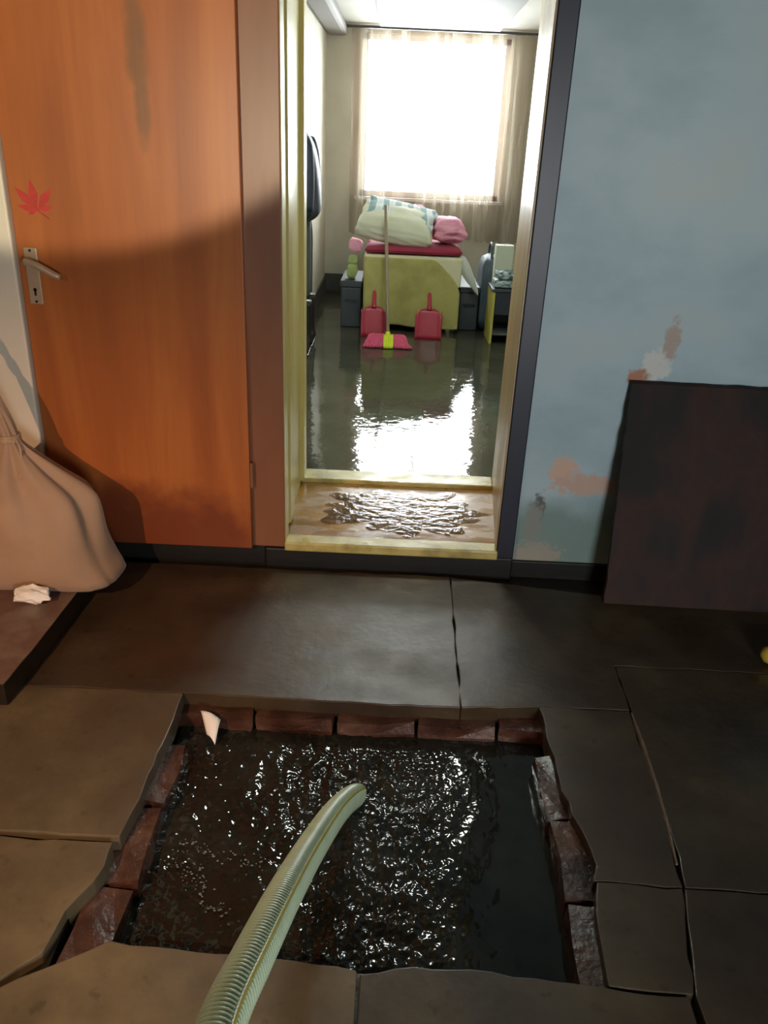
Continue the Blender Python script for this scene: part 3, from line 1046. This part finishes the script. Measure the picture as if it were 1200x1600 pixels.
# ================================================================== BEDROOM THINGS
# ---- ceiling lamp just inside the far room, out of frame; the pit water mirrors it
mt, t, b = new_mat('lamp_glow')
b.inputs['Base Color'].default_value = (0.9, 0.9, 0.9, 1)
b.inputs['Emission Color'].default_value = (0.90, 1.0, 0.93, 1)
b.inputs['Emission Strength'].default_value = 280.0
cl = empty('ceiling_lamp', (LAMP_X, LAMP_Y, ZC - 0.022))
tag(cl, 'white ceiling lamp with two tubes inside the far room above the doorway', 'lamp')
boxes('lamp_base', [(LAMP_X - 0.25, LAMP_X + 0.25, LAMP_Y - 0.13, LAMP_Y + 0.13, ZC - 0.042, ZC - 0.023)], 'ceiling_white', cl, bevel=0.004)
for dy in (-0.07, 0.07):
    bm = bmesh.new()
    tube(bm, [(LAMP_X - 0.22, LAMP_Y + dy, ZC - 0.062), (LAMP_X + 0.22, LAMP_Y + dy, ZC - 0.062)], 0.011, 12)
    obj('fluorescent_tube', bm, 'lamp_glow', cl, smooth=True)
# ---- curtains: two panels hanging over the window and below it
for k, (x0, x1, zb0, zb1, sd) in enumerate(((-0.46, 0.36, 0.60, 0.66, 1.0), (0.34, 1.20, 0.62, 0.56, 5.0))):
    cu = empty('curtain', ((x0 + x1) / 2, 7.93, zb0))
    tag(cu, ('left beige curtain panel over the bright window behind the bed', 'right beige curtain panel over the bright window, its corner drooping lower')[k], 'curtain', 'window curtains')
    bm = bmesh.new()
    n, mz = 110, 14
    g2 = []
    for i in range(n + 1):
        u = i / n
        x = x0 + (x1 - x0) * u
        row = []
        for j in range(mz + 1):
            v = j / mz
            zb = zb0 + (zb1 - zb0) * u + 0.012 * math.sin(u * 50 + sd) + 0.02 * noise.noise((u * 5, sd, 0))
            z = 2.262 + (zb - 2.262) * v
            amp = 0.016 + 0.026 * v
            y = 7.935 - 0.045 + amp * (math.sin(u * 58 + sd + 0.8 * math.sin(u * 11)) + 0.5 * math.sin(u * 97 + 2 * sd)) * 0.7
            row.append(bm.verts.new((x + 0.012 * v * math.sin(u * 41 + sd), y, z)))
        g2.append(row)
    for i in range(n):
        for j in range(mz):
            bm.faces.new((g2[i][j], g2[i + 1][j], g2[i + 1][j + 1], g2[i][j + 1]))
    obj('cloth', bm, 'curtain_cloth', cu, smooth=True)
rail = boxes('curtain_rail', [(-0.55, 1.25, 7.875, 7.915, 2.266, 2.284)], 'bed_metal', bevel=0.004)
tag(rail, 'grey curtain rail above the bright window', 'rail')

# ---- bed seen from its foot end
BX0, BX1, BYF, BYB = -0.235, 0.50, 6.30, 7.82
bed = empty('bed', ((BX0 + BX1) / 2, (BYF + BYB) / 2, ZF))
tag(bed, 'narrow bed with a mustard yellow cover hanging over its foot end', 'bed')
for x in (BX0 + 0.03, BX1 - 0.03):
    for y in (BYF + 0.06, BYB - 0.05):
        bm = bmesh.new()
        tube(bm, [(x, y, ZF + 0.001), (x, y, 0.36)], 0.02, 12)
        obj('leg', bm, 'bed_metal', bed)
boxes('bed_frame', [(BX0, BX1, BYF + 0.03, BYB, 0.30, 0.38)], 'bed_metal', bed, bevel=0.006)
boxes('mattress', [(BX0 + 0.01, BX1 - 0.01, BYF + 0.02, BYB - 0.02, 0.38, 0.60)], 'mattress_cloth', bed, bevel=0.04)
# yellow cover over the end, upper right corner rounded
bm = bmesh.new()
n = 40
outl = []
def cover_x(v):       # half outline: right edge as function of height 0..1
    return BX1 - 0.012 - 0.05 * max(0, (v - 0.80) / 0.20) ** 2
g2 = []
for i in range(n + 1):
    u = i / n
    row = []
    for j in range(n + 1):
        v = j / n
        xr = BX1 + 0.005 - 0.075 * max(0.0, (v - 0.72) / 0.28) ** 2.2
        xl = BX0 - 0.005 + 0.010 * (1 - v)
        x = xl + (xr - xl) * u
        zt = 0.605 - 0.16 * max(0.0, (u - 0.72) / 0.28) ** 2.4
        z = 0.095 + (zt - 0.095) * v + 0.012 * math.sin(u * 6) * (1 - v)
        y = BYF - 0.012 - 0.010 * (1 - v) * math.sin(u * 13 + 0.6) - 0.006 * math.sin(u * 29) * (1 - v)
        row.append(bm.verts.new((x, y, z)))
    g2.append(row)
for i in range(n):
    for j in range(n):
        bm.faces.new((g2[i][j], g2[i + 1][j], g2[i + 1][j + 1], g2[i][j + 1]))
cv = obj('yellow_cover', bm, 'bed_yellow', bed, smooth=True)
md = cv.modifiers.new('thick', 'SOLIDIFY'); md.thickness = 0.008; md.offset = -1
cv['label'] = 'mustard yellow cover with a rounded top corner'
# pale sheet showing round the cover's top edge
bm = bmesh.new()
box(bm, BX0 - 0.004, BX1 + 0.008, BYF - 0.004, BYF + 0.35, 0.40, 0.622)
obj('pale_sheet', bm, 'bed_trim', bed, bevel=0.02, seg=3)

# ---- bedding on the bed
def cushion(name, c, half, mat, rot=(0, 0, 0), puff=0.5, seed=0.0, lump=0.08, parent=None, sub=18):
    """soft pillow-like solid"""
    bm = bmesh.new()
    bmesh.ops.create_cube(bm, size=2.0)
    bmesh.ops.subdivide_edges(bm, edges=bm.edges[:], cuts=sub, use_grid_fill=True)
    M3 = Euler([R(a) for a in rot]).to_matrix()
    for v in bm.verts:
        x, y, z = v.co
        ex = (1 - abs(x) ** 3.0) ** 0.5 * (1 - abs(y) ** 3.0) ** 0.5
        h = (1 - puff) + puff * ex
        q = Vector((x * (1 - 0.10 * (1 - abs(y)) * 0 - 0.06 * abs(z)), y * (1 - 0.06 * abs(z)), z * h))
        q = q * (1 + lump * fbm(x * 1.6 + seed, y * 1.6 + z, seed))
        v.co = M3 @ Vector((q.x * half[0], q.y * half[1], q.z * half[2])) + Vector(c)
    return obj(name, bm, mat, parent, smooth=True)


tag(cushion('red_blanket', (0.135, 6.62, 0.655), (0.37, 0.31, 0.030), 'blanket_red', puff=0.25, seed=2.0, lump=0.03),
    'folded dark red blanket under the pillow on the bed', 'blanket')
pink = tag(cushion('pink_blanket', (0.395, 6.68, 0.790), (0.125, 0.19, 0.092), 'blanket_pink', (0, 4, 6), 0.45, 4.0, 0.16),
           'bunched pink blanket on the right of the pillow', 'blanket')
pil = tag(cushion('pillow', (-0.005, 6.56, 0.822), (0.29, 0.21, 0.105), 'pillow_cream', (20, 9, -4), 0.5, 1.0, 0.05),
          'plump pale pillow lying on the red blanket', 'pillow')
st = cushion('striped_top', (0.025, 6.595, 0.894), (0.275, 0.165, 0.045), 'striped_cloth', (20, 10, -4), 0.5, 3.0, 0.06, pil)
st['label'] = 'blue and white striped side of the pillow'
tag(cushion('folded_pink_cloth', (0.165, 6.80, 0.90), (0.055, 0.05, 0.055), 'blanket_pink', (0, 10, 0), 0.4, 7.0, 0.10, sub=8),
    'small pink cloth peaking up behind the pillow', 'cloth')
tag(cushion('pink_cloth', (-0.315, 6.55, 0.655), (0.052, 0.06, 0.050), 'blanket_pink', (0, 12, 0), 0.4, 9.0, 0.14, sub=8),
    'pink cloth corner hanging off the left side of the bed', 'cloth')
# white strip of cloth trailing off the right corner
bm = bmesh.new()
path = spline([(0.44, 6.40, 0.672), (0.485, 6.36, 0.645), (0.52, 6.335, 0.58), (0.56, 6.33, 0.50), (0.61, 6.33, 0.42), (0.65, 6.325, 0.355)], 24)
prev = None
for i, p in enumerate(path):
    u = i / 23
    wdt = 0.010 + 0.032 * math.sin(min(1, u * 1.15) * math.pi * 0.85) ** 2 * (1 if u > .3 else .5)
    if u > 0.9: wdt *= max(0.1, (1 - u) / 0.1)
    a, c_ = bm.verts.new(p + Vector((-wdt * 0.8, 0, -wdt * 0.5))), bm.verts.new(p + Vector((wdt * 0.8, -0.012, wdt * 0.5)))
    if prev:
        bm.faces.new((prev[0], prev[1], c_, a))
    prev = (a, c_)
ws = obj('white_cloth_strip', bm, 'cloth_white', smooth=True)
md = ws.modifiers.new('thick', 'SOLIDIFY'); md.thickness = 0.006
tag(ws, 'white cloth strip trailing down from the right corner of the bed', 'cloth')

# ---- dark boxes either side of the bed
def crate(loc, sx, sy, sz, label, mat='box_dark'):
    e = empty('storage_box', (loc[0], loc[1], ZF))
    tag(e, label, 'box', 'dark boxes beside the bed')
    x, y = loc
    boxes('box_body', [(x - sx / 2, x + sx / 2, y - sy / 2, y + sy / 2, ZF + 0.001, ZF + sz * 0.86)], mat, e, bevel=0.01)
    boxes('lid', [(x - sx / 2 - 0.008, x + sx / 2 + 0.008, y - sy / 2 - 0.008, y + sy / 2 + 0.008, ZF + sz * 0.86, ZF + sz)], mat, e, bevel=0.008)
    bm = bmesh.new()
    hz_ = ZF + sz * 0.6
    tube(bm, spline([(x - 0.04, y - sy / 2 - 0.002, hz_), (x - 0.035, y - sy / 2 - 0.02, hz_), (x + 0.035, y - sy / 2 - 0.02, hz_), (x + 0.04, y - sy / 2 - 0.002, hz_)], 12), 0.005, 8)
    obj('handle', bm, 'boot_black', e, smooth=True)
    return e


crate((-0.335, 6.65), 0.155, 0.55, 0.36, 'dark grey box standing left of the bed')
crate((0.595, 6.75), 0.150, 0.60, 0.34, 'dark grey box standing right of the bed')
# slim green-and-white toy on the left box
ty = empty('soft_toy', (-0.335, 6.50, 0.41))
tag(ty, 'small pale green soft toy on the box left of the bed', 'toy')
cushion('body', (-0.335, 6.48, 0.470), (0.040, 0.05, 0.058), 'toy_green', (0, 8, 0), 0.5, 3.0, 0.1, ty, 8)
cushion('head', (-0.330, 6.475, 0.555), (0.036, 0.036, 0.036), 'toy_green', (0, 0, 0), 0.5, 5.0, 0.08, ty, 8)

# ---- mop with pink head and lime band
mop = empty('mop', (-0.035, 5.76, ZF))
tag(mop, 'mop with pink fringe and lime band, handle leaning on the bed', 'mop')
bm = bmesh.new()
tube(bm, [(-0.030, 5.79, 0.13), (-0.049, 5.94, 0.41), (-0.069, 6.10, 0.71), (-0.088, 6.24, 0.975)], 0.0125, 12)
obj('handle', bm, 'mop_handle', mop, smooth=True)
bm = bmesh.new()
tube(bm, [(-0.030, 5.775, 0.10), (-0.030, 5.80, 0.15)], [0.022, 0.017], 14)
obj('socket', bm, 'mop_lime', mop, smooth=True)


def mop_strand(name, a0, a1, y0, x0, mat):
    bm = bmesh.new()
    pts = spline([(x0, y0 + 0.02, 0.125), (x0 + a0 * 0.5, y0 - 0.035, 0.122), (x0 + a0, y0 - 0.075, 0.085), (x0 + a1, y0 - 0.105, ZF + 0.012)], 10)
    tube(bm, pts, [0.012, 0.014, 0.015, 0.015, 0.015, 0.015, 0.014, 0.013, 0.012, 0.008], 8)
    return obj(name, bm, mat, mop, smooth=True)


for k in range(7):
    mop_strand('strand', -0.012 - 0.012 * k * 0.4, -0.015 - 0.008 * k, 5.79, -0.062 - 0.013 * k, 'mop_pink')
for k in range(6):
    mop_strand('strand', 0.012 + 0.012 * k * 0.4, 0.018 + 0.011 * k, 5.79, 0.012 + 0.012 * k, 'mop_pink')
for k in range(4):
    s_ = mop_strand('band_strand', 0.0, 0.001, 5.782, -0.050 + 0.0165 * k, 'mop_lime')

# ---- two red dustpans standing against the bed end
def dustpan(x, label, tilt, squeeze):
    e = empty('dustpan', (x, 6.09, ZF))
    tag(e, label, 'dustpan', 'dustpans against the bed')
    wd, hh = 0.095 * squeeze, 0.215
    yb, yt = 6.06, 6.13
    # scoop: back plate, two side walls, top wall
    bm = bmesh.new()
    n = 10
    cols_ = []
    for i in range(n + 1):
        u = -1 + 2 * i / n
        row = []
        for j in range(9):
            v = j / 8
            xx = x + u * wd * (1.0 - 0.10 * max(0, v - 0.75) / 0.25 * 1.6)
            zz = ZF + 0.004 + hh * v - (0.03 * abs(u) ** 4 * (v ** 6))
            yy = yb + (yt - yb) * v - 0.020 * abs(u) ** 6
            row.append(bm.verts.new((xx + tilt * v, yy, zz)))
        cols_.append(row)
    for i in range(n):
        for j in range(8):
            bm.faces.new((cols_[i][j], cols_[i + 1][j], cols_[i + 1][j + 1], cols_[i][j + 1]))
    p = obj('scoop', bm, 'dustpan_red', e, smooth=True)
    md = p.modifiers.new('thick', 'SOLIDIFY'); md.thickness = 0.004; md.offset = 1
    for sgn in (-1, 1):
        bm = bmesh.new()
        vs = [(x + sgn * wd, yb - 0.022, ZF + 0.003), (x + sgn * wd * 0.99 + tilt * 0.9, yt - 0.085, ZF + hh * 0.86), (x + sgn * wd * 0.97 + tilt * 0.95, yt - 0.02, ZF + hh * 0.95), (x + sgn * wd, yb - 0.012, ZF + 0.003)]
        a = [bm.verts.new(q) for q in vs]
        c_ = [bm.verts.new((q[0] - sgn * 0.004, q[1], q[2])) for q in vs]
        bm.faces.new(a); bm.faces.new(c_[::-1])
        for i in range(4):
            j = (i + 1) % 4
            bm.faces.new((a[i], a[j], c_[j], c_[i]))
        obj('side_wall', bm, 'dustpan_red', e)
    bm = bmesh.new()
    zt = ZF + hh
    tube(bm, spline([(x + tilt, yt - 0.005, zt - 0.01), (x + tilt * 1.1, yt + 0.02, zt + 0.035), (x + tilt * 1.2, yt + 0.055, zt + 0.085), (x + tilt * 1.25, yt + 0.075, zt + 0.108)], 14),
         [0.019, 0.0185, 0.018, 0.0165, 0.0155, 0.0150, 0.015, 0.015, 0.015, 0.0145, 0.014, 0.013, 0.011, 0.005], 12)
    obj('handle', bm, 'dustpan_red', e, smooth=True)
    return e


dustpan(-0.140, 'red dustpan standing behind the pink mop head', -0.005, 1.0)
dustpan(0.270, 'red dustpan standing alone at the right of the mop', 0.002, 1.05)

# ---- jacket and trousers hanging on the left wall, boots below
jk = empty('jacket', (-0.60, 5.6, 0.9))
tag(jk, 'dark navy jacket hanging on the left wall of the far room', 'jacket')
rings = []
for z, rx, ry, cx in ((1.462, 0.022, 0.035, -0.640), (1.44, 0.035, 0.07, -0.632), (1.40, 0.050, 0.15, -0.618), (1.34, 0.064, 0.20, -0.604), (1.24, 0.074, 0.205, -0.593), (1.12, 0.080, 0.205, -0.587),
                      (1.00, 0.084, 0.210, -0.583), (0.95, 0.082, 0.210, -0.586), (0.915, 0.062, 0.20, -0.606), (0.895, 0.040, 0.19, -0.628)):
    ring = []
    for i in range(32):
        a = 2 * math.pi * i / 32
        f = 1 + 0.05 * math.sin(7 * a + z * 4) + 0.04 * noise.noise((math.cos(a) * 2, math.sin(a) * 2, z * 5))
        ring.append((max(-0.676, cx + rx * f * math.cos(a)), 5.6 + ry * f * math.sin(a), z))
    rings.append(ring)
bm = bmesh.new()
loft(bm, rings)
obj('jacket_body', bm, 'jacket_navy', jk, smooth=True, sub=1)
for sgn in (-1, 1):
    bm = bmesh.new()
    tube(bm, spline([(-0.605, 5.6 + sgn * 0.14, 1.39), (-0.585, 5.6 + sgn * 0.195, 1.28), (-0.575, 5.6 + sgn * 0.215, 1.12), (-0.58, 5.6 + sgn * 0.215, 0.98)], 14),
         [0.045, 0.052, 0.055, 0.055, 0.054, 0.053, 0.052, 0.051, 0.050, 0.049, 0.048, 0.047, 0.047, 0.045], 14)
    obj('sleeve', bm, 'jacket_navy', jk, smooth=True)
tr = empty('trousers', (-0.62, 5.62, 0.40))
tag(tr, 'dark grey trousers hanging below the navy jacket', 'trousers')
for y in (5.55, 5.69):
    bm = bmesh.new()
    tube(bm, spline([(-0.625, 5.62, 0.93), (-0.618, y, 0.82), (-0.615, y, 0.62), (-0.618, y, 0.43)], 14),
         [0.040] + [0.052] * 6 + [0.05] * 7, 14)
    obj('trouser_leg', bm, 'trouser_dark', tr, smooth=True)


def boot(y, label):
    e = empty('rubber_boot', (-0.595, y, ZF))
    tag(e, label, 'boot', 'boots under the jacket')
    bm = bmesh.new()
    tube(bm, spline([(-0.605, y, 0.40), (-0.605, y, 0.28), (-0.600, y, 0.15), (-0.590, y - 0.01, 0.095)], 12), [0.050, 0.050, 0.049, 0.048, 0.046, 0.044, 0.043, 0.043, 0.044, 0.045, 0.045, 0.042], 16)
    obj('shaft', bm, 'boot_black', e, smooth=True)
    bm = bmesh.new()
    tube(bm, spline([(-0.600, y + 0.055, 0.092), (-0.600, y, 0.098), (-0.600, y - 0.09, 0.090), (-0.600, y - 0.15, 0.082), (-0.600, y - 0.175, 0.078)], 12), [0.022, 0.036, 0.040, 0.040, 0.039, 0.038, 0.037, 0.036, 0.034, 0.03, 0.024, 0.010], 16)
    obj('foot', bm, 'boot_black', e, smooth=True)
    boxes('sole', [(-0.640, -0.560, y - 0.175, y + 0.065, ZF + 0.002, ZF + 0.018)], 'boot_black', e, bevel=0.008)


boot(5.52, 'black rubber boot nearer the doorway under the jacket')
boot(5.78, 'black rubber boot further from the doorway under the jacket')

# ---- little cabinet at the right with things on it
cab = empty('bedside_cabinet', (0.90, 6.18, ZF))
tag(cab, 'small yellow edged cabinet with a dark navy drawer front', 'cabinet')
cx0, cx1, cy0, cy1 = 0.725, 1.10, 6.0, 6.36
boxes('top', [(cx0 - 0.008, cx1, cy0 - 0.01, cy1, 0.435, 0.455)], 'box_dark', cab, bevel=0.003)
for x in (cx0, cx1 - 0.02):
    boxes('side_panel', [(x, x + 0.02, cy0, cy1, ZF + 0.002, 0.435)], 'cabinet_yellow', cab, bevel=0.002)
boxes('back_panel', [(cx0 + 0.02, cx1 - 0.02, cy1 - 0.015, cy1, ZF + 0.02, 0.435)], 'box_dark', cab)
dw = boxes('drawer', [(cx0 + 0.022, cx1 - 0.022, cy0 - 0.004, cy1 - 0.02, 0.27, 0.430)], 'drawer_navy', cab, bevel=0.003)
bm = bmesh.new()
tube(bm, [(0.915, cy0 - 0.004, 0.35), (0.915, cy0 - 0.022, 0.35)], [0.009, 0.013], 12)
obj('knob', bm, 'bed_metal', dw, smooth=True)
boxes('shelf', [(cx0 + 0.022, cx1 - 0.022, cy0 + 0.01, cy1 - 0.02, 0.13, 0.148)], 'box_dark', cab)
# folded cloths (three, stacked) and a pale carton
for k, (dx, hz_, lab) in enumerate(((0.0, 0.488, 'lowest folded blue grey cloth in the stack on the small cabinet'), (0.014, 0.546, 'topmost folded blue grey cloth in the stack on the small cabinet'))):
    tag(cushion('folded_cloth', (0.81 + dx, 6.10, hz_), (0.080 - 0.008 * k, 0.085, 0.030), 'folded_cloth', (0, 0, 6 * k), 0.25, 2.0 + k, 0.05, sub=8),
        lab, 'cloth', 'folded cloths on the cabinet')
ct = empty('carton', (0.80, 6.27, 0.456))
tag(ct, 'pale upright carton behind the cloths on the small cabinet', 'carton')
boxes('carton_body', [(0.745, 0.875, 6.22, 6.33, 0.456, 0.73)], 'carton_pale', ct, bevel=0.004)
for sgn, x0_, x1_ in ((-1, 0.745, 0.808), (1, 0.812, 0.875)):
    boxes('flap', [(x0_, x1_, 6.22, 6.33, 0.731, 0.735)], 'carton_pale', ct)
# slate blue bag between the bed and the cabinet
bgx = empty('slate_bag', (0.70, 6.55, ZF))
tag(bgx, 'slate blue holdall leaning between the bed and the small cabinet', 'bag')
cushion('bag_body', (0.750, 6.62, 0.335), (0.070, 0.20, 0.285), 'bag_slate', (0, 0, 0), 0.25, 6.0, 0.06, bgx, 10)
bm = bmesh.new()
tube(bm, spline([(0.75, 6.50, 0.60), (0.75, 6.52, 0.68), (0.75, 6.60, 0.71), (0.75, 6.70, 0.68), (0.75, 6.72, 0.60)], 20), 0.010, 8)
obj('strap', bm, 'bag_slate', bgx, smooth=True)
